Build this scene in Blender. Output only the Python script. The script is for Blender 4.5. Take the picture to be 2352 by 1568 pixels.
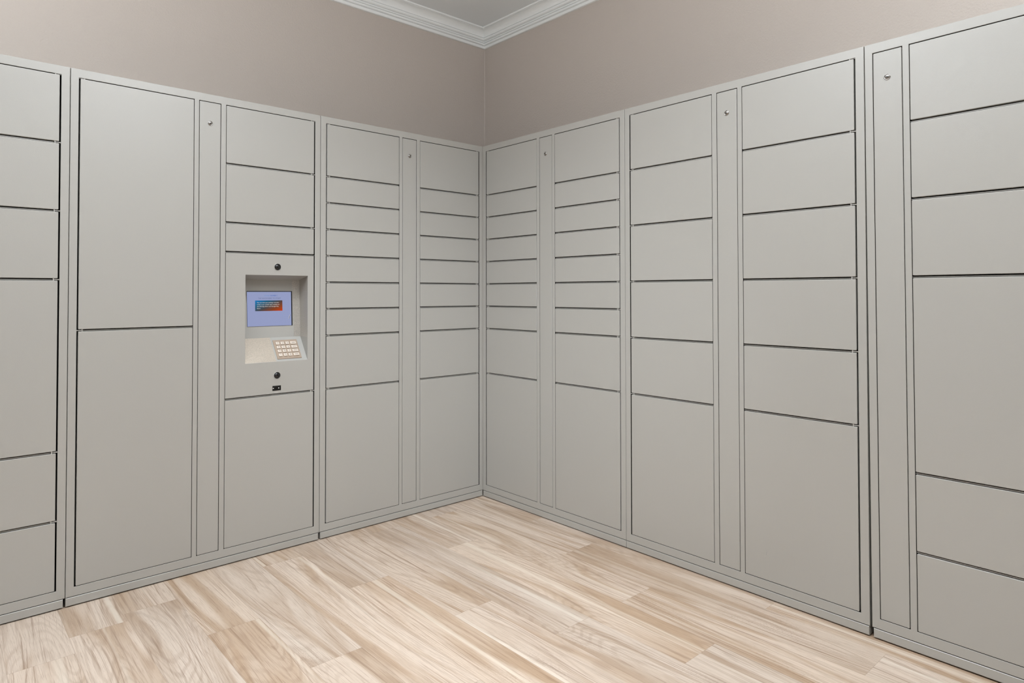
import bpy, bmesh, math, random
from mathutils import Vector, Matrix

# ------------------------------------------------------------------ clear
for o in list(bpy.data.objects):
    bpy.data.objects.remove(o, do_unlink=True)
SC = bpy.context.scene
COL = SC.collection

# ------------------------------------------------------------------ camera
def make_camera():
    W, F, PX, PY = 2352.0, 1495.78, 1125.94, 646.70
    yaw, pitch, roll = 0.7148015, 0.0174219, -0.00080726
    f = Vector((math.sin(yaw) * math.cos(pitch), math.cos(yaw) * math.cos(pitch), math.sin(pitch)))
    r0 = Vector((math.cos(yaw), -math.sin(yaw), 0))
    u0 = r0.cross(f)
    c, s = math.cos(roll), math.sin(roll)
    r, u = c * r0 + s * u0, -s * r0 + c * u0
    cam = bpy.data.cameras.new('camera')
    o = bpy.data.objects.new('camera', cam)
    COL.objects.link(o)
    m = Matrix((r, u, -f)).transposed().to_4x4()
    m.translation = Vector((-2.390982, -2.820642, 1.146044))
    o.matrix_world = m
    cam.sensor_fit = 'HORIZONTAL'
    cam.sensor_width = 36.0
    cam.lens = 36.0 * F / W
    cam.shift_x = (W / 2 - PX) / W
    cam.shift_y = (PY - 1568 / 2) / W
    cam.clip_start = 0.05
    SC.camera = o
make_camera()

# ------------------------------------------------------------------ exposure, world, lights
SC.view_settings.view_transform = 'Standard'
SC.view_settings.look = 'None'
SC.view_settings.gamma = 1.0
SC.view_settings.use_curve_mapping = False
SC.view_settings.exposure = 0.0

wd = bpy.data.worlds.new('world')
SC.world = wd
wd.use_nodes = True
wd.node_tree.nodes['Background'].inputs[0].default_value = (0.9, 0.95, 1.0, 1)
wd.node_tree.nodes['Background'].inputs[1].default_value = 0.05

def area(name, loc, target, size, power, col, spread=180):
    l = bpy.data.lights.new(name, 'AREA')
    l.shape = 'DISK'
    l.size = size
    l.energy = power
    l.color = col
    l.spread = math.radians(spread)
    o = bpy.data.objects.new(name, l)
    COL.objects.link(o)
    o.location = loc
    o.rotation_euler = (Vector(target) - Vector(loc)).to_track_quat('-Z', 'Y').to_euler()
    return o
# two added uplights bounced off the ceiling, three added fill lights facing down over
# the middle of the floor, and a weak direct flash beside the camera
LAMP = (0.945, 0.985, 1.045)
area('bounce_fill_light', (-3.15, -1.4, 1.9), (-3.15, -1.4, 3.0), 0.4, 75, LAMP)
area('bounce_fill_light', (-1.2, -3.4, 1.9), (-1.2, -3.4, 3.0), 0.4, 78, LAMP)
area('down_fill_light', (-1.45, -1.45, 2.9), (-1.45, -1.45, 0), 0.6, 28, LAMP, 140)
area('down_fill_light', (-1.0, -2.3, 2.9), (-1.0, -2.3, 0), 0.6, 5, LAMP, 140)
area('down_fill_light', (-2.3, -1.0, 2.9), (-2.3, -1.0, 0), 0.6, 4, LAMP, 140)
area('soft_flash_light', (-2.2, -2.95, 1.15), (0.0, 0.0, 0.6), 0.3, 2.2, LAMP, 50)

# ------------------------------------------------------------------ materials
def srgb(r, g, b):
    f = lambda c: (c / 255 / 12.92) if c / 255 <= 0.04045 else ((c / 255 + 0.055) / 1.055) ** 2.4
    return (f(r), f(g), f(b), 1.0)

def mat(name, col, rough=0.5, metal=0.0, spec=0.5, bump=None, emit=None):
    """bump = (noise scale, strength, distance)"""
    m = bpy.data.materials.new(name)
    m.use_nodes = True
    nt = m.node_tree
    b = nt.nodes['Principled BSDF']
    b.inputs['Base Color'].default_value = col
    b.inputs['Roughness'].default_value = rough
    b.inputs['Metallic'].default_value = metal
    b.inputs['Specular IOR Level'].default_value = spec
    if emit:
        b.inputs['Emission Color'].default_value = emit[0]
        b.inputs['Emission Strength'].default_value = emit[1]
    if bump:
        tc = nt.nodes.new('ShaderNodeTexCoord')
        n = nt.nodes.new('ShaderNodeTexNoise')
        n.inputs['Scale'].default_value = bump[0]
        n.inputs['Detail'].default_value = 2
        bp = nt.nodes.new('ShaderNodeBump')
        bp.inputs['Strength'].default_value = bump[1]
        bp.inputs['Distance'].default_value = bump[2]
        nt.links.new(tc.outputs['Object'], n.inputs['Vector'])
        nt.links.new(n.outputs['Fac'], bp.inputs['Height'])
        nt.links.new(bp.outputs['Normal'], b.inputs['Normal'])
    return m

PAINT = mat('greige_powder_coat', srgb(167, 165, 159), 0.31, 0, 0.8, (430, 0.12, 0.0012))
INNER = mat('gap_shade_steel', srgb(30, 28, 26), 0.8, 0, 0.1)  # near black, so the colour itself carries the shade inside the gaps
WALLM = mat('taupe_wall_paint', srgb(202, 192, 183), 0.7, 0, 0.3, (130, 0.6, 0.003))
CEILM = mat('ceiling_paint', srgb(238, 241, 241), 0.8, 0, 0.2, (120, 0.1, 0.002))
TRIMM = mat('white_trim_paint', srgb(249, 251, 249), 0.45, 0, 0.4)
CHROME = mat('chrome', srgb(168, 165, 161), 0.2, 1.0)
BLACK = mat('black_plastic', srgb(14, 14, 15), 0.3, 0, 0.5)
LENSM = mat('dark_lens_glass', srgb(6, 7, 10), 0.05, 0, 0.7)
MOUNT = mat('kiosk_inner_paint', srgb(166, 165, 160), 0.45, 0, 0.4)
KEYM = mat('brushed_key_metal', srgb(212, 201, 188), 0.42, 0.25, 0.5)
PADM = mat('keypad_plate_metal', srgb(166, 149, 132), 0.45, 0.3, 0.5)
INKM = mat('key_legend_ink', srgb(120, 108, 96), 0.6)
SCUFFM = mat('pale_scuff', srgb(226, 224, 220), 0.6)
SCREWM = mat('bright_screw', srgb(235, 235, 232), 0.3, 0.2, 0.6)

def speckle_mat(name, lo, hi, scale):
    m = mat(name, hi, 0.34, 0.35, 0.6)
    nt = m.node_tree
    b = nt.nodes['Principled BSDF']
    tc = nt.nodes.new('ShaderNodeTexCoord')
    n = nt.nodes.new('ShaderNodeTexNoise')
    n.inputs['Scale'].default_value = scale
    n.inputs['Detail'].default_value = 3
    n.inputs['Roughness'].default_value = 0.7
    r = nt.nodes.new('ShaderNodeValToRGB')
    r.color_ramp.elements[0].position = 0.36
    r.color_ramp.elements[0].color = lo
    r.color_ramp.elements[1].position = 0.6
    r.color_ramp.elements[1].color = hi
    bp = nt.nodes.new('ShaderNodeBump')
    bp.inputs['Strength'].default_value = 0.25
    bp.inputs['Distance'].default_value = 0.002
    nt.links.new(tc.outputs['Object'], n.inputs['Vector'])
    nt.links.new(n.outputs['Fac'], r.inputs['Fac'])
    nt.links.new(r.outputs['Color'], b.inputs['Base Color'])
    nt.links.new(n.outputs['Fac'], bp.inputs['Height'])
    nt.links.new(bp.outputs['Normal'], b.inputs['Normal'])
    return m
SPECKB = speckle_mat('speckled_warm_lit_steel', srgb(160, 151, 138), srgb(194, 183, 168), 480)  # kiosk shelf: warm reflected light put into the colour as a beige tint
SPECK = speckle_mat('speckled_bare_steel', srgb(150, 148, 143), srgb(192, 187, 178), 480)

def emit_mat(name, col, s=1.0):
    m = mat(name, (0, 0, 0, 1), 0.2, 0, 0.4, None, (col, s))
    return m
SCREENM = emit_mat('lit_screen', srgb(148, 157, 196), 0.95)
BLUET = emit_mat('screen_blue_text', srgb(62, 104, 184), 0.9)
PALET = emit_mat('screen_pale_blue_text', srgb(112, 150, 205), 0.9)
GREYT = emit_mat('screen_grey_text', srgb(100, 110, 148), 0.9)
WHITET = emit_mat('screen_white_text', srgb(235, 228, 220), 0.9)

def card_mat():
    m = emit_mat('screen_gradient_card', (0, 0, 0, 1), 0.9)
    nt = m.node_tree
    b = nt.nodes['Principled BSDF']
    tc = nt.nodes.new('ShaderNodeTexCoord')
    sx = nt.nodes.new('ShaderNodeSeparateXYZ')
    nt.links.new(tc.outputs['Generated'], sx.inputs[0])
    a = nt.nodes.new('ShaderNodeMath'); a.operation = 'SUBTRACT'; a.inputs[0].default_value = 1.0
    nt.links.new(sx.outputs['Z'], a.inputs[1])
    ad = nt.nodes.new('ShaderNodeMath'); ad.operation = 'MULTIPLY_ADD'
    ad.inputs[1].default_value = 0.55
    nt.links.new(sx.outputs['X'], ad.inputs[0])
    mu = nt.nodes.new('ShaderNodeMath'); mu.operation = 'MULTIPLY'; mu.inputs[1].default_value = 0.45
    nt.links.new(a.outputs[0], mu.inputs[0])
    nt.links.new(mu.outputs[0], ad.inputs[2])
    r = nt.nodes.new('ShaderNodeValToRGB')
    e = r.color_ramp.elements
    e[0].position = 0.0; e[0].color = srgb(0, 120, 190)
    e[1].position = 1.0; e[1].color = srgb(205, 55, 0)
    x = e.new(0.28); x.color = srgb(10, 92, 125)
    x = e.new(0.52); x.color = srgb(70, 66, 68)
    x = e.new(0.75); x.color = srgb(135, 62, 20)
    nt.links.new(ad.outputs[0], r.inputs['Fac'])
    nt.links.new(r.outputs['Color'], b.inputs['Emission Color'])
    return m
CARDM = card_mat()

def floor_mat():
    m = mat('pale_oak_planks', srgb(215, 198, 178), 0.42, 0, 0.4)
    nt = m.node_tree
    N, L = nt.nodes, nt.links
    b = N['Principled BSDF']
    uv = N.new('ShaderNodeUVMap'); uv.uv_map = 'plank'
    at = N.new('ShaderNodeAttribute'); at.attribute_name = 'plank_seed'
    sep = N.new('ShaderNodeSeparateXYZ'); L.new(uv.outputs[0], sep.inputs[0])   # x across (m), y along (m)
    seed = at.outputs['Fac']
    def math_(op, a, bb=None, c=None):
        n = N.new('ShaderNodeMath'); n.operation = op
        for i, v in enumerate((a, bb, c)):
            if v is None: continue
            if isinstance(v, (int, float)): n.inputs[i].default_value = v
            else: L.new(v, n.inputs[i])
        return n.outputs[0]
    def vec(x, y, z):
        n = N.new('ShaderNodeCombineXYZ')
        for i, v in enumerate((x, y, z)):
            if isinstance(v, (int, float)): n.inputs[i].default_value = v
            else: L.new(v, n.inputs[i])
        return n.outputs[0]
    def noise(v, scale, detail=2, rough=0.5, dist=0.0):
        n = N.new('ShaderNodeTexNoise')
        n.inputs['Scale'].default_value = scale
        n.inputs['Detail'].default_value = detail
        n.inputs['Roughness'].default_value = rough
        n.inputs['Distortion'].default_value = dist
        L.new(v, n.inputs['Vector'])
        return n.outputs['Fac']
    def mix(fac, c1, c2, mode='MIX'):
        n = N.new('ShaderNodeMix'); n.data_type = 'RGBA'; n.blend_type = mode
        if isinstance(fac, (int, float)): n.inputs[0].default_value = fac
        else: L.new(fac, n.inputs[0])
        for i, c in ((6, c1), (7, c2)):
            if isinstance(c, tuple): n.inputs[i].default_value = c
            else: L.new(c, n.inputs[i])
        return n.outputs[2]
    def ramp(v, p0, p1):
        n = N.new('ShaderNodeMapRange'); n.interpolation_type = 'SMOOTHSTEP'
        n.inputs[1].default_value = p0; n.inputs[2].default_value = p1
        L.new(v, n.inputs[0]); return n.outputs[0]
    X, Y = sep.outputs[0], sep.outputs[1]
    sz = math_('MULTIPLY', seed, 57.0)
    # cathedral figure: contour lines of a stretched, slightly ragged field
    rag = noise(vec(math_('MULTIPLY', X, 190.0), math_('MULTIPLY', Y, 6.0), sz), 1.0, 3, 0.65)
    field = noise(vec(math_('MULTIPLY', X, 5.0), math_('MULTIPLY', Y, 0.62), sz), 1.0, 1.5, 0.4, 0.25)
    field = math_('MULTIPLY_ADD', rag, 0.010, field)
    wave = math_('SINE', math_('MULTIPLY', field, 260.0))
    rings = ramp(wave, -0.1, 1.0)
    ringmask = ramp(noise(vec(math_('MULTIPLY', X, 7.0), math_('MULTIPLY', Y, 1.1), math_('ADD', sz, 7.3)), 1.0, 1), 0.36, 0.62)
    rings = math_('MULTIPLY', rings, ringmask)
    # broad light and dark bands following the figure along the board
    band = noise(vec(math_('MULTIPLY_ADD', field, 6.0, math_('MULTIPLY', X, 10.0)), math_('MULTIPLY', Y, 0.8), math_('ADD', sz, 3.1)), 1.0, 3, 0.55, 0.3)
    pale = noise(vec(math_('MULTIPLY', X, 30.0), math_('MULTIPLY', Y, 0.5), math_('ADD', sz, 21.0)), 1.0, 1, 0.5, 0.2)
    # pores and thin grain lines
    fine = noise(vec(math_('MULTIPLY', X, 460.0), math_('MULTIPLY', Y, 11.0), sz), 1.0, 3, 0.7, 0.2)
    med = noise(vec(math_('MULTIPLY_ADD', field, 20.0, math_('MULTIPLY', X, 105.0)), math_('MULTIPLY', Y, 1.6), math_('ADD', sz, 11.0)), 1.0, 4, 0.68, 0.4)
    fleck = noise(vec(math_('MULTIPLY', X, 420.0), math_('MULTIPLY', Y, 120.0), math_('ADD', sz, 31.0)), 1.0, 2, 0.6)
    fleckmask = ramp(noise(vec(math_('MULTIPLY', X, 9.0), math_('MULTIPLY', Y, 2.0), math_('ADD', sz, 15.0)), 1.0, 1), 0.55, 0.75)
    light, tan, dark, cream = srgb(205, 187, 169), srgb(173, 147, 121), srgb(132, 104, 80), srgb(218, 206, 189)
    col = mix(math_('MULTIPLY', ramp(band, 0.42, 0.66), 0.9), light, tan)
    col = mix(math_('MULTIPLY', ramp(med, 0.50, 0.70), 0.62), col, dark)
    col = mix(math_('MULTIPLY', ramp(fine, 0.48, 0.76), 0.56), col, dark)
    col = mix(math_('MULTIPLY', rings, 0.27), col, srgb(146, 120, 97))
    col = mix(math_('MULTIPLY', math_('MULTIPLY', ramp(fleck, 0.50, 0.68), fleckmask), 0.32), col, dark)
    col = mix(math_('MULTIPLY', ramp(pale, 0.62, 0.76), 0.6), col, cream)
    # board to board tone
    hs = N.new('ShaderNodeHueSaturation')
    L.new(math_('MULTIPLY_ADD', math_('FRACT', math_('MULTIPLY', seed, 7.77)), 0.11, 0.93), hs.inputs['Value'])
    L.new(math_('MULTIPLY_ADD', math_('FRACT', math_('MULTIPLY', seed, 3.31)), 0.16, 0.88), hs.inputs['Saturation'])
    L.new(col, hs.inputs['Color'])
    col = hs.outputs[0]
    # seam lines
    e = N.new('ShaderNodeAttribute'); e.attribute_name = 'plank_edge'
    L.new(mix(math_('MULTIPLY', e.outputs['Fac'], 0.22), col, srgb(120, 98, 78)), b.inputs['Base Color'])
    bp = N.new('ShaderNodeBump'); bp.inputs['Strength'].default_value = 0.12; bp.inputs['Distance'].default_value = 0.001
    L.new(fine, bp.inputs['Height']); L.new(bp.outputs[0], b.inputs['Normal'])
    return m
FLOORM = floor_mat()

# ------------------------------------------------------------------ helpers
def link(name, me, mats, parent=None, loc=(0, 0, 0)):
    o = bpy.data.objects.new(name, me)
    COL.objects.link(o)
    if not isinstance(mats, (list, tuple)): mats = [mats]
    if not me.materials:
        for m in mats: me.materials.append(m)
    o.location = loc
    if parent: o.parent = parent
    return o

def mesh_of(name, bm):
    bmesh.ops.recalc_face_normals(bm, faces=bm.faces[:])
    me = bpy.data.meshes.new(name)
    bm.to_mesh(me); bm.free()
    return me

def box(bm, x0, x1, y0, y1, z0, z1, mi=0):
    vs = [bm.verts.new((x, y, z)) for z in (z0, z1) for y in (y0, y1) for x in (x0, x1)]
    q = [(0, 1, 3, 2), (4, 6, 7, 5), (0, 4, 5, 1), (2, 3, 7, 6), (0, 2, 6, 4), (1, 5, 7, 3)]
    fs = [bm.faces.new([vs[i] for i in f]) for f in q]
    for f in fs: f.material_index = mi
    return fs

def lathe(bm, c, prof, n=32, mi=0, axis='Y'):
    """prof: (radius, depth offset along -Y towards the viewer); closed at r=0 ends"""
    rings = []
    for r, d in prof:
        if r < 1e-6:
            rings.append([bm.verts.new((c[0], c[1] - d, c[2]))])
        else:
            rings.append([bm.verts.new((c[0] + r * math.cos(2 * math.pi * i / n), c[1] - d, c[2] + r * math.sin(2 * math.pi * i / n))) for i in range(n)])
    for a, b in zip(rings, rings[1:]):
        for i in range(n):
            j = (i + 1) % n
            if len(a) == 1 and len(b) == 1: continue
            if len(a) == 1: f = bm.faces.new((a[0], b[i], b[j]))
            elif len(b) == 1: f = bm.faces.new((a[i], b[0], a[j]))
            else: f = bm.faces.new((a[i], b[i], b[j], a[j]))
            f.material_index = mi
            f.smooth = True

def struct(name, me, m):
    o = link(name, me, m)
    o['kind'] = 'structure'
    return o

# ------------------------------------------------------------------ room shell
DL, DR = 0.58, 0.511          # walls stand behind the locker fronts
XW, YS = -6.0, -6.6           # walls behind the camera
ZC = 2.927                    # ceiling
T = 0.12

def floor_mesh():
    random.seed(11)
    P, LEN, x0 = 0.1765, 1.207, -0.075
    joints = {-1: -1.675, 0: -0.860, 1: -1.300, 2: -1.678, 3: -1.295, 4: -0.973, 5: -0.537, 6: -0.120, 7: -0.940, 8: -0.535, 9: -0.190}
    verts, faces, seeds, uvs, edges = [], [], [], [], []
    g = 0.0011
    k = -4
    while True:
        xr = min(x0 - P * k, DR); xl = max(x0 - P * (k + 1), XW)
        if xr <= XW: break
        if xl < xr:
            j = joints.get(k, random.uniform(-1.2, 0))
            j0 = j
            while j0 < DL: j0 += LEN
            y1 = j0
            while y1 > YS:
                y0 = y1 - LEN
                a, b2 = max(y0, YS), min(y1, DL)
                if b2 > a:
                    s = random.random(); ox, oy = random.uniform(0, 5), random.uniform(0, 20)
                    def quad(xa, xb, ya, yb, e):
                        i = len(verts)
                        for x, y in ((xa, ya), (xb, ya), (xb, yb), (xa, yb)):
                            verts.append((x, y, 0)); uvs.append((x - xl + ox, y - y0 + oy))
                        faces.append((i, i + 1, i + 2, i + 3)); seeds.append(s); edges.append(e)
                    quad(xl + g, xr - g, a + g, b2 - g, 0.0)
                    quad(xl, xl + g, a, b2, 1.0); quad(xr - g, xr, a, b2, 1.0)
                    quad(xl + g, xr - g, a, a + g, 1.0); quad(xl + g, xr - g, b2 - g, b2, 1.0)
                y1 = y0
        k += 1
    n = len(verts)
    # slab under the boards
    for z in (-0.002, -T):
        for x, y in ((XW - T, YS - T), (DR + T, YS - T), (DR + T, DL + T), (XW - T, DL + T)):
            verts.append((x, y, z)); uvs.append((0, 0))
    slab = [(0, 1, 2, 3), (7, 6, 5, 4), (0, 4, 5, 1), (1, 5, 6, 2), (2, 6, 7, 3), (3, 7, 4, 0)]
    for f in slab:
        faces.append(tuple(n + i for i in f)); seeds.append(0); edges.append(1)
    me = bpy.data.meshes.new('floor')
    me.from_pydata(verts, [], faces)
    uvl = me.uv_layers.new(name='plank')
    for lp in me.loops: uvl.data[lp.index].uv = uvs[lp.vertex_index]
    a = me.attributes.new('plank_seed', 'FLOAT', 'FACE'); a.data.foreach_set('value', seeds)
    a = me.attributes.new('plank_edge', 'FLOAT', 'FACE'); a.data.foreach_set('value', edges)
    return me
struct('floor', floor_mesh(), FLOORM)

def slab(name, x0, x1, y0, y1, z0, z1, m):
    bm = bmesh.new(); box(bm, x0, x1, y0, y1, z0, z1)
    return struct(name, mesh_of(name, bm), m)
slab('ceiling', XW - T, DR + T, YS - T, DL + T, ZC, ZC + T, CEILM)
slab('wall_north', XW - T, DR + T, DL, DL + T, 0, ZC, WALLM)
slab('wall_east', DR, DR + T, YS - T, DL, 0, ZC, WALLM)
slab('wall_west', XW - T, XW, YS - T, DL, 0, ZC, WALLM)
slab('wall_south', XW, DR, YS - T, YS, 0, ZC, WALLM)

def crown():
    """crown moulding running round the room, mitred in the corners"""
    c, h = 0.100, 0.102
    # (projection from wall, height above lower edge) in units of c, h
    pts = [(0.0, 0.0), (0.11, 0.0), (0.135, 0.012), (0.15, 0.145), (0.115, 0.150), (0.115, 0.175), (0.235, 0.180), (0.262, 0.195), (0.275, 0.275),
           (0.235, 0.282), (0.235, 0.305), (0.305, 0.310), (0.325, 0.325), (0.325, 0.352), (0.275, 0.358), (0.275, 0.402), (0.345, 0.410),
           (0.405, 0.430), (0.44, 0.47), (0.455, 0.53), (0.415, 0.538), (0.415, 0.560), (0.475, 0.570)]
    for i in range(1, 11):
        a = i / 10 * math.pi / 2
        pts.append((0.475 + 0.40 * (1 - math.cos(a)), 0.57 + 0.33 * math.sin(a)))
    pts += [(0.875, 0.945), (0.915, 0.945), (0.915, 0.915), (0.955, 0.915), (0.985, 0.925), (1.0, 0.95), (1.0, 1.0), (0.0, 1.0)]
    bm = bmesh.new()
    loops = []
    for cx, cy, sx, sy in ((DR, DL, -1, -1), (DR, YS, -1, 1), (XW, YS, 1, 1), (XW, DL, 1, -1)):
        loops.append([bm.verts.new((cx + sx * p * c, cy + sy * p * c, ZC - h + q * h)) for p, q in pts])
    n = len(pts)
    for a in range(4):
        A, B = loops[a], loops[(a + 1) % 4]
        for i in range(n):
            j = (i + 1) % n
            bm.faces.new((A[i], A[j], B[j], B[i]))
    return mesh_of('crown', bm)
struct('trim_1', crown(), TRIMM)
# thin bead of caulk up the wall corner
bm = bmesh.new()
v = [(DR, DL), (DR - 0.0036, DL), (DR - 0.0016, DL - 0.0016), (DR, DL - 0.0036)]
lo = [bm.verts.new((x, y, 0)) for x, y in v]; hi = [bm.verts.new((x, y, ZC - 0.1)) for x, y in v]
for i in range(4): bm.faces.new((lo[i], lo[(i + 1) % 4], hi[(i + 1) % 4], hi[i]))
bm.faces.new(lo); bm.faces.new(hi)
struct('trim_2', mesh_of('trim_2', bm), WALLM)

# ------------------------------------------------------------------ locker parts
H, ZT, ZB, BODY0, PL1 = 1.980, 1.948, 0.0695, 0.0362, 0.0338
MOD = (ZT - ZB) / 15.0
DEPTH = {'L': 0.56, 'R': 0.49}

def front_with_openings(bm, x0, x1, z0, z1, holes, depth):
    """a sheet-steel front with openings, its folded edges, the pan behind each opening and the box behind it"""
    xs = sorted({x0, x1} | {h[0] for h in holes} | {h[1] for h in holes})
    zs = sorted({z0, z1} | {h[2] for h in holes} | {h[3] for h in holes})
    V = {}
    def vt(x, y, z):
        k = (round(x, 6), round(y, 6), round(z, 6))
        if k not in V: V[k] = bm.verts.new((x, y, z))
        return V[k]
    for xa, xb in zip(xs, xs[1:]):
        for za, zb in zip(zs, zs[1:]):
            cx, cz = (xa + xb) / 2, (za + zb) / 2
            if any(h[0] < cx < h[1] and h[2] < cz < h[3] for h in holes): continue
            bm.faces.new((vt(xa, 0, za), vt(xb, 0, za), vt(xb, 0, zb), vt(xa, 0, zb)))
    def wall(path, d, mi):
        n = len(path)
        for i in range(n):
            a, b = path[i], path[(i + 1) % n]
            f = bm.faces.new((vt(a[0], 0, a[1]), vt(b[0], 0, b[1]), vt(b[0], d, b[1]), vt(a[0], d, a[1])))
            f.material_index = mi
    def ring(a, b, c, d):
        p = []
        sx = [x for x in xs if a <= x <= b]; sz = [z for z in zs if c <= z <= d]
        p += [(x, c) for x in sx] + [(b, z) for z in sz[1:]] + [(x, d) for x in reversed(sx[:-1])] + [(a, z) for z in reversed(sz[1:-1])]
        return p
    o = ring(x0, x1, z0, z1)
    wall(o, depth, 0)
    bm.faces.new([vt(x, depth, z) for x, z in o])
    for h in holes:
        r, pan = ring(*h[:4]), h[4]
        wall(r, pan, 1)
        f = bm.faces.new([vt(x, pan, z) for x, z in r]); f.material_index = 1

def bevel_front(bm, w=0.0013, seg=2):
    """round over the sharp edges of the front"""
    bmesh.ops.recalc_face_normals(bm, faces=bm.faces[:])
    bm.normal_update()
    es = [e for e in bm.edges if len(e.link_faces) == 2 and e.calc_face_angle(0) > 0.6 and all(abs(v.co.y) < 1e-5 for v in e.verts)]
    bmesh.ops.bevel(bm, geom=es, offset=w, segments=seg, profile=0.5, affect='EDGES', clamp_overlap=True)

DOORS = {}
def door_mesh(w, h):
    k = (round(w, 4), round(h, 4))
    if k not in DOORS:
        bm = bmesh.new()
        box(bm, 0, w, 0, 0.020, 0, h)
        # soften the four corners of the leaf, then the folded front edge
        es = [e for e in bm.edges if abs(e.verts[0].co.y - e.verts[1].co.y) > 0.01]
        bmesh.ops.bevel(bm, geom=es, offset=0.0025, segments=3, profile=0.5, affect='EDGES')
        es = [e for e in bm.edges if all(abs(v.co.y) < 1e-6 for v in e.verts)]
        bmesh.ops.bevel(bm, geom=es, offset=0.0016, segments=3, profile=0.5, affect='EDGES')
        DOORS[k] = mesh_of('locker_door', bm)
    return DOORS[k]

HINGES = {}
def hinge_mesh(side, gap):
    """small pin hinge at the upper outer corner of a door: pin across the gap and its leaf to the frame"""
    k = (side, gap)
    if k not in HINGES:
        bm = bmesh.new()
        s = 1 if side == 'left' else -1
        lathe_pin = 0.0016
        x = s * 0.013
        box(bm, x - lathe_pin, x + lathe_pin, 0.0012, 0.012, -0.0004, gap)
        xa, xb = sorted((-s * 0.0048, x))
        box(bm, xa, xb, 0.0018, 0.010, gap * 0.34, gap * 0.66)
        HINGES[k] = mesh_of('hinge', bm)
    return HINGES[k]

LOCKS = {}
def lock_mesh(turn):
    if turn not in LOCKS:
        bm = bmesh.new()
        lathe(bm, (0, 0, 0), [(0.0102, -0.001), (0.0102, 0.0012), (0.0094, 0.0022), (0.0078, 0.0024), (0.0074, 0.0012), (0.0068, 0.0010), (0.0066, 0.0030), (0.0058, 0.0036), (0, 0.0036)], 32)
        ca, sa = math.cos(turn), math.sin(turn)
        def slot(w, l, y0, y1):
            fs = box(bm, -l, l, y0, y1, -w, w, 1)
            for vtx in {v for f in fs for v in f.verts}:
                x, z = vtx.co.x, vtx.co.z
                vtx.co.x, vtx.co.z = x * ca - z * sa, x * sa + z * ca
        slot(0.0009, 0.0040, -0.0042, -0.003)
        slot(0.0018, 0.0016, -0.0042, -0.003)
        LOCKS[turn] = mesh_of('cam_lock', bm)
    return LOCKS[turn]

def locker(side, u0, u1, plinth, cols, label, lock_turn=0.5):
    """side L runs along the left wall (local x = world x), side R along the right one.
    cols: ('doors', ua, ub, hinge side seen from the front, module heights from the top) or ('strip', ua, ub)"""
    root = bpy.data.objects.new('parcel_locker', None)
    COL.objects.link(root)
    root.empty_display_size = 0.1
    um = (u0 + u1) / 2
    if side == 'L': root.location = (-um, 0, 0)
    else:
        root.location = (0, -um, 0); root.rotation_euler = (0, 0, -math.pi / 2)
    root['label'] = label
    root['category'] = 'locker'
    root['group'] = 'parcel lockers along both walls'
    def X(a, b):
        return tuple(sorted((um - a, um - b))) if side == 'L' else tuple(sorted((a - um, b - um)))
    x0, x1 = X(u0, u1)
    dep = DEPTH[side]
    holes = []
    for c in cols:
        a, b = X(c[1], c[2]); holes.append((a, b, ZB, ZT, 0.15 if len(c) > 5 else 0.032))
    bm = bmesh.new()
    front_with_openings(bm, x0, x1, BODY0, H, holes, dep)
    bevel_front(bm)
    for c in cols:                      # shelf edges showing in the gaps between doors
        if c[0] != 'doors': continue
        a, b = X(c[1], c[2]); k = 0
        for n in c[4][:-1]:
            k += n; z = ZT - k * MOD
            box(bm, a + 0.0002, b - 0.0002, 0.0055, 0.031, z - 0.0022, z + 0.0002)
    link('cabinet_frame', mesh_of('cabinet_frame', bm), [PAINT, INNER], root)
    p0, p1 = X(*plinth)
    bm = bmesh.new()
    box(bm, p0, p1, 0, dep - 0.01, 0.0040, PL1)
    es = [e for e in bm.edges if all(v.co.y < 1e-6 for v in e.verts)]
    bmesh.ops.bevel(bm, geom=es, offset=0.0022, segments=3, profile=0.5, affect='EDGES')
    # set-back levelling rail on the floor and the joint under the cabinet, both coloured near black to paint in the shade
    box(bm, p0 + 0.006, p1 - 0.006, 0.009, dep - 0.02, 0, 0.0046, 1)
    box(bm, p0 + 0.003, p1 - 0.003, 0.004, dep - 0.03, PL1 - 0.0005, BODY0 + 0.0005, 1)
    link('plinth', mesh_of('plinth', bm), [PAINT, INNER], root)
    info = {}
    for c in cols:
        a, b = X(c[1], c[2])
        if c[0] == 'strip':
            o = link('service_panel', door_mesh(b - a - 0.0040, ZT - ZB - 0.0042), PAINT, root, (a + 0.0020, 0, ZB + 0.0018))
            l = link('cam_lock', lock_mesh(lock_turn), [CHROME, BLACK], o, ((b - a) / 2 - 0.002, 0, 1.858 - ZB - 0.0018))
            l['label'] = 'round chrome key lock'
            continue
        k = 0
        for i, n in enumerate(c[4]):
            z1 = ZT - k * MOD - (0.0026 if k == 0 else 0.0042)
            k += abs(n)
            z0 = ZT - k * MOD + (0.0018 if k >= 14.99 else 0.0042)
            hs = c[3]
            xa = a + (0.0050 if hs == 'left' else 0.0018)
            xb = b - (0.0050 if hs == 'right' else 0.0018)
            if (len(c) > 5) and i == c[5]:
                info['kiosk'] = (root, xa, xb, z0, z1, um)
                continue
            o = link('locker_door', door_mesh(xb - xa, z1 - z0), PAINT, root, (xa, 0, z0))
            info.setdefault('doors', []).append(o)
            g = 0.0026 if i == 0 else 0.0084
            link('hinge', hinge_mesh(hs, g), PAINT, o, (0 if hs == 'left' else xb - xa, 0, z1 - z0))
    return root, info

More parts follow.
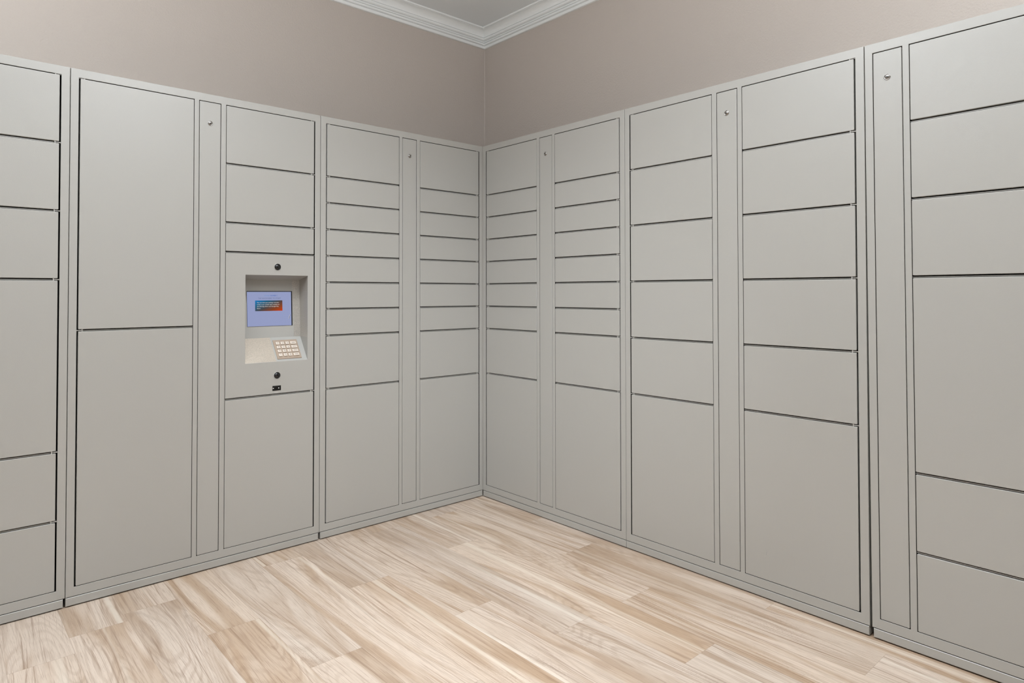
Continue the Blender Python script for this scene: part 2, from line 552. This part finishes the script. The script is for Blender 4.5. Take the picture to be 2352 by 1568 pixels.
S = [2, 1, 1, 1, 1, 1, 1, 2, 5]
s = -0.003
locker('L', -0.002, 0.9945, (0.0, 0.990),
       [('doors', s + .5615, s + .970, 'left', S), ('strip', s + .4545, s + .543), ('doors', s + .0265, s + .4335, 'right', S)],
       'greige locker with many slim doors in the corner, right of the touchscreen locker', 0.2)
s = 0.9965
KR, KI = locker('L', 0.9965, 1.9925, (1.001, 1.9925),
       [('doors', s + .5615, s + .970, 'left', [7.5, 7.5]), ('strip', s + .4545, s + .543), ('doors', s + .0265, s + .4335, 'right', [2, 2, 1, 5, 5], 3)],
       'greige locker with the touchscreen and keypad recess and two very tall doors', -0.5)
s = 1.995
locker('L', 1.9945, 2.560, (2.0, 2.560),
       [('strip', s + .4545, s + .543), ('doors', s + .0265, s + .4335, 'right', [2, 2, 2, 5, 2, 2])],
       "greige locker left of the touchscreen locker, cut off by the photo's left edge", 0.4)
s = 0.0
locker('R', 0.001, 0.9958, (0.0035, 0.9957),
       [('doors', s + .0275, s + .433, 'left', S), ('strip', s + .4530, s + .543), ('doors', s + .5610, s + .969, 'right', S)],
       'greige locker of many slim doors in the corner, on the right wall', 2.2)
s = 0.997
R2, R2I = locker('R', 0.9974, 1.9952, (0.9975, 1.9930),
       [('doors', s + .0265, s + .4335, 'left', [2, 2, 2, 2, 2, 5]), ('strip', s + .4545, s + .5425), ('doors', s + .561, s + .971, 'right', [2, 2, 2, 2, 2, 5])],
       'greige locker with twelve doors in two equal columns, middle unit of the right wall', 0.0)
R3, _ = locker('R', 2.0000, 2.562, (2.004, 2.562),
       [('strip', 2.024, 2.112), ('doors', 2.131, 2.539, 'right', [2, 2, 2, 5, 2, 2])],
       "greige locker at the photo's right edge with its narrow lock panel at left", 0.0)

# this last unit leans a little towards its neighbour: the joint is tight at the top and open at the floor
R3.location = (0, R3.location.y - 0.0026, 0.0008)
R3.rotation_euler = (0, -0.0026, -math.pi / 2)

# pale curved scuff on the lowest right-hand door of the middle right locker
d = R2I['doors'][-1]
bm = bmesh.new()
pts = [(0.0, 0.0), (0.004, 0.004), (0.0065, 0.010), (0.007, 0.017), (0.0062, 0.022)]
w = [0.0003, 0.0010, 0.0014, 0.0010, 0.0003]
ra = [bm.verts.new((x - q, 0, z)) for (x, z), q in zip(pts, w)]; rb = [bm.verts.new((x + q, 0, z - q * 0.3)) for (x, z), q in zip(pts, w)]
for i in range(4): bm.faces.new((ra[i], rb[i], rb[i + 1], ra[i + 1]))
bmesh.ops.solidify(bm, geom=bm.faces[:], thickness=0.0002)
o = link('scuff_mark', mesh_of('scuff_mark', bm), SCUFFM, d, (0.078, -0.0002, 0.087))
o['label'] = 'small pale curved scuff'

# ------------------------------------------------------------------ the touchscreen and keypad of the second left locker
def kiosk():
    root, xa, xb, z0, z1, um = KI['kiosk']
    L = lambda u: um - u                     # distance from the corner -> local x
    ox0, ox1, oz0, oz1 = L(1.344), L(1.0572), 0.8418, 1.2258
    # front plate with its cut-out
    bm = bmesh.new()
    xs, zs = [xa, ox0, ox1, xb], [z0, oz0, oz1, z1]
    V = {}
    def vt(x, y, z):
        k = (round(x, 6), round(y, 6), round(z, 6))
        if k not in V: V[k] = bm.verts.new((x, y, z))
        return V[k]
    for i in range(3):
        for j in range(3):
            if i == 1 and j == 1: continue
            for y in (0, 0.0025):
                bm.faces.new((vt(xs[i], y, zs[j]), vt(xs[i + 1], y, zs[j]), vt(xs[i + 1], y, zs[j + 1]), vt(xs[i], y, zs[j + 1])))
    def rim(path):
        for p, q in zip(path, path[1:] + path[:1]):
            bm.faces.new((vt(p[0], 0, p[1]), vt(q[0], 0, q[1]), vt(q[0], 0.0025, q[1]), vt(p[0], 0.0025, p[1])))
    rim([(xs[0], zs[0]), (xs[1], zs[0]), (xs[2], zs[0]), (xs[3], zs[0]), (xs[3], zs[1]), (xs[3], zs[2]), (xs[3], zs[3]), (xs[2], zs[3]), (xs[1], zs[3]), (xs[0], zs[3]), (xs[0], zs[2]), (xs[0], zs[1])])
    rim([(ox0, oz0), (ox1, oz0), (ox1, oz1), (ox0, oz1)])
    bm.normal_update()
    bmesh.ops.recalc_face_normals(bm, faces=bm.faces[:])
    bevel_front(bm, 0.0009, 2)
    panel = link('kiosk_panel', mesh_of('kiosk_panel', bm), PAINT, root)
    panel['label'] = 'fixed panel with a screen recess'
    # recess: roof, tilted back, side walls, sloping shelf
    BT, BB = (0.091, 1.2070), (0.077, 0.9440)        # (depth, height) of the back's top and bottom
    y0 = 0.0025
    def quad(bm, p, mi):
        f = bm.faces.new([bm.verts.new(q) for q in p]); f.material_index = mi
    bm = bmesh.new()
    a, b = ox0, ox1
    quad(bm, [(a, y0, oz1), (b, y0, oz1), (b, BT[0], BT[1]), (a, BT[0], BT[1])], 0)
    backmid = L(1.094)
    def bk(x, t): return (x, BB[0] + (BT[0] - BB[0]) * t, BB[1] + (BT[1] - BB[1]) * t)
    mt, mb = L(1.0945), L(1.0885)
    quad(bm, [bk(mb, 0), bk(b, 0), bk(b, 1), bk(mt, 1)], 1)
    quad(bm, [bk(a, 0), bk(mb, 0), bk(mt, 1), bk(a, 1)], 0)
    for x in (a, b):
        quad(bm, [(x, y0, BB[1]), bk(x, 0), bk(x, 1), (x, y0, oz1)], 1 if x == b else 0)
        f = bm.faces.new([bm.verts.new(q) for q in ((x, y0, oz0), bk(x, 0), (x, y0, BB[1]))]); f.material_index = 0
    def sh(x, t): return (x, y0 + (BB[0] - y0) * t, oz0 + (BB[1] - oz0) * t)
    sm0, sm1 = L(1.2035), L(1.2035)
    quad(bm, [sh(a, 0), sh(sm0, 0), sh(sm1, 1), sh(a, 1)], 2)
    quad(bm, [sh(sm0, 0), sh(b, 0), sh(b, 1), sh(sm1, 1)], 0)
    bmesh.ops.remove_doubles(bm, verts=bm.verts[:], dist=1e-5)
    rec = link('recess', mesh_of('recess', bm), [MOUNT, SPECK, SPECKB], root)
    rec['label'] = 'recess lined with plain and speckled steel'
    # --- display, tilted with the back of the recess
    ang = math.atan2(BT[0] - BB[0], BT[1] - BB[1])
    def on_back(o, x, t, off):
        p = Vector(bk(x, t)); o.location = p + Vector((0, -off * math.cos(ang), off * math.sin(ang))); o.rotation_euler = (-ang, 0, 0)
    sw, shh = 0.210, 0.1575
    bm = bmesh.new()
    # thin steel lip round the display and its black reveal
    def frame(bm, w, h, t, ya, yb, mi, ex):
        l, r, bt, tp = ex
        box(bm, -w / 2 - l, -w / 2, ya, yb, -h / 2 - bt, h / 2 + tp, mi)
        box(bm, w / 2, w / 2 + r, ya, yb, -h / 2 - bt, h / 2 + tp, mi)
        box(bm, -w / 2, w / 2, ya, yb, h / 2, h / 2 + tp, mi)
        box(bm, -w / 2, w / 2, ya, yb, -h / 2 - bt, -h / 2, mi)
    frame(bm, sw - 0.004, shh - 0.002, 0, -0.0006, 0.0008, 0, (0.001, 0.0052, 0.0006, 0.0034))
    disp = link('display', mesh_of('display', bm), BLACK, root)
    tmid = ((1.153 + 0.9965) / 2 - BB[1]) / (BT[1] - BB[1])
    on_back(disp, L(1.2030), tmid, 0.0009)
    disp['label'] = 'lit touchscreen with a black edge'
    bm = bmesh.new(); box(bm, -sw / 2 + 0.002, sw / 2 - 0.002, -0.0002, 0.0006, -shh / 2 + 0.001, shh / 2 - 0.001)
    scr = link('screen', mesh_of('screen', bm), SCREENM, disp)
    scr['label'] = 'pale blue lit screen'
    bm = bmesh.new(); box(bm, -0.0645, 0.0625, -0.0006, 0.0, -0.024, 0.024)
    cd = link('message_card', mesh_of('message_card', bm), CARDM, disp, (-0.002, 0, 0.0145))
    cd['label'] = 'blue to orange message card'
    def text(body, size, x, z, y, m, name, align='LEFT', sp=1.0, lsp=1.0, width=None):
        cu = bpy.data.curves.new(name, 'FONT')
        cu.body = body; cu.size = size; cu.align_x = align; cu.align_y = 'CENTER'
        cu.space_character = sp; cu.space_line = lsp
        cu.extrude = 0.00008
        tmp = bpy.data.objects.new('tmp', cu); COL.objects.link(tmp)
        dg = bpy.context.evaluated_depsgraph_get(); dg.update()
        me = bpy.data.meshes.new_from_object(tmp.evaluated_get(dg))
        bpy.data.objects.remove(tmp, do_unlink=True)
        xsz = [v.co.x for v in me.vertices]
        if width:
            k = width / (max(xsz) - min(xsz)); c = (max(xsz) + min(xsz)) / 2 if align == 'CENTER' else min(xsz)
            for v in me.vertices: v.co.x = (v.co.x - c) * k + (0 if align == 'CENTER' else 0)
        me.transform(Matrix.Rotation(math.pi / 2, 4, 'X'))
        me.materials.clear()
        return link(name, me, m, disp, (x, y, z))
    text('LOCKER', 0.0078, -0.0245, 0.0602, -0.0003, PALET, 'heading_text', 'LEFT', width=0.026)
    text('NUMBER 1', 0.0078, 0.0050, 0.0602, -0.0003, BLUET, 'heading_text', 'LEFT', width=0.032)
    text('TAP ANYWHERE TO START', 0.0085, 0.0005, 0.0478, -0.0003, GREYT, 'heading_text', 'CENTER', width=0.106)
    for i, (t, w) in enumerate((('You can view your package reminder', 0.103), ('code in our mobile app available in', 0.104), ('the iOS App Store and Google Play', 0.101), ('Store.', 0.0165))):
        text(t, 0.0064, -0.0585, 0.0285 - 0.0087 * i, -0.0008, WHITET, 'message_text', 'LEFT', width=w)
    bm = bmesh.new()  # pair of short slanted strokes, one black and one white
    for dx, mi in ((0, 0), (-0.0022, 1)):
        vs = [bm.verts.new(q) for q in ((0.0905 + dx, -0.0004, -0.046), (0.0915 + dx, -0.0004, -0.0465), (0.0985 + dx, -0.0004, -0.0285), (0.0978 + dx, -0.0004, -0.0278))]
        f = bm.faces.new(vs); f.material_index = mi
    sc = link('screen_mark', mesh_of('screen_mark', bm), [BLACK, WHITET], disp)
    sc['label'] = 'short slanted dark and white strokes'
    # --- keypad on the shelf
    sl = math.atan2(BB[1] - oz0, BB[0] - y0)          # slope from horizontal
    n = Vector((0, -math.sin(sl), math.cos(sl)))
    kw, kh = 0.1145, 0.100
    kp = bpy.data.meshes.new('keypad')
    bm = bmesh.new()
    box(bm, -kw / 2, kw / 2, -kh / 2, kh / 2, -0.001, 0.0022)
    es = [e for e in bm.edges if all(v.co.z > 0.002 for v in e.verts)]
    bmesh.ops.bevel(bm, geom=es, offset=0.0008, segments=2, profile=0.5, affect='EDGES')
    for i in range(4):                                   # dark wells round the keys are cut as a raised lip
        pass
    kp = link('keypad', mesh_of('keypad', bm), PADM, root)
    t = 0.475
    p = Vector(sh(L(1.1390), t)); kp.location = p + n * 0.001; kp.rotation_euler = (sl, 0, 0)
    kp['label'] = 'steel keypad plate'
    colx = [(-0.0480, -0.0320), (-0.0252, -0.0092), (-0.0024, 0.0136), (0.0208, 0.0478)]
    rowy = [(0.0225, 0.0375), (0.0020, 0.0170), (-0.0185, -0.0035), (-0.0390, -0.0240)]
    legend = ['123 ', '456 ', '789 ', '*0# ']
    km = {}
    for r, (ya, yb) in enumerate(rowy):
        for c, (xa_, xb_) in enumerate(colx):
            w, h = xb_ - xa_, yb - ya
            if c == 3 or (r, c) not in km:
                bm = bmesh.new()
                box(bm, -w / 2, w / 2, -h / 2, h / 2, 0.001, 0.0056)
                es = [e for e in bm.edges if any(v.co.z > 0.005 for v in e.verts)]
                bmesh.ops.bevel(bm, geom=es, offset=0.0012, segments=2, profile=0.5, affect='EDGES')
                if c == 3:
                    box(bm, -w * 0.30, w * 0.30, -0.0012, 0.0012, 0.0056, 0.0057, 1)
                me = mesh_of('key', bm)
            k = link('key', me, [KEYM, INKM], kp, ((xa_ + xb_) / 2, (ya + yb) / 2, 0.0014))
            ch = legend[r][c]
            if ch.strip():
                cu = bpy.data.curves.new('legend', 'FONT'); cu.body = ch; cu.size = 0.0115; cu.align_x = 'CENTER'; cu.align_y = 'CENTER'
                tmp = bpy.data.objects.new('tmp', cu); COL.objects.link(tmp)
                dg = bpy.context.evaluated_depsgraph_get(); dg.update()
                te = bpy.data.meshes.new_from_object(tmp.evaluated_get(dg))
                bpy.data.objects.remove(tmp, do_unlink=True)
                te.transform(Matrix.Translation((0, 0, 0.00575)))
                bm = bmesh.new(); bm.from_mesh(me)
                n0 = len(bm.faces)
                bm.from_mesh(te)
                bm.faces.ensure_lookup_table()
                for f in bm.faces[n0:]: f.material_index = 1
                m2 = bpy.data.meshes.new('key'); m2.materials.append(KEYM); m2.materials.append(INKM)
                bm.to_mesh(m2); bm.free()
                k.data = m2
    # --- two dark domed camera lenses, and the reader socket
    for z in (1.2630, 0.7800):
        bm = bmesh.new()
        lathe(bm, (0, 0, 0), [(0.0168, -0.0004), (0.0168, 0.0010), (0.0160, 0.0018), (0.0148, 0.0018), (0.0144, 0.0008)], 40, 0)
        lathe(bm, (0, 0, 0), [(0.0146, 0.0004), (0.0146, 0.0016), (0.0126, 0.0020), (0.0120, 0.0012)], 40, 1)
        lathe(bm, (0, 0, 0), [(0.0122, 0.0010), (0.0112, 0.0026), (0.0088, 0.0042), (0.0050, 0.0052), (0, 0.0056)], 40, 2)
        o = link('camera_lens', mesh_of('camera_lens', bm), [PAINT, BLACK, LENSM], panel, (L(1.2012), 0, z))
        o['label'] = 'round dark glass lens'
    bm = bmesh.new()
    xa2, xb2, za, zb = L(1.2225), L(1.1835), 0.7130, 0.7345
    cx, cz = (xa2 + xb2) / 2, (za + zb) / 2
    w, h = xb2 - xa2, zb - za
    box(bm, -w / 2, w / 2, -0.0012, 0.0004, -h / 2, h / 2, 0)
    box(bm, -w * 0.22, w * 0.12, -0.0016, -0.0010, -h * 0.22, h * 0.12, 1)
    for sx in (-0.41, 0.225):
        lathe(bm, (w * sx, 0, h * 0.0), [(0.0022, 0.0010), (0.0022, 0.0018), (0.0012, 0.0024), (0, 0.0025)], 16, 2)
    o = link('reader_socket', mesh_of('reader_socket', bm), [BLACK, INNER, SCREWM], panel, (cx, 0, cz))
    o['label'] = 'small black socket plate with two bright screws'
kiosk()
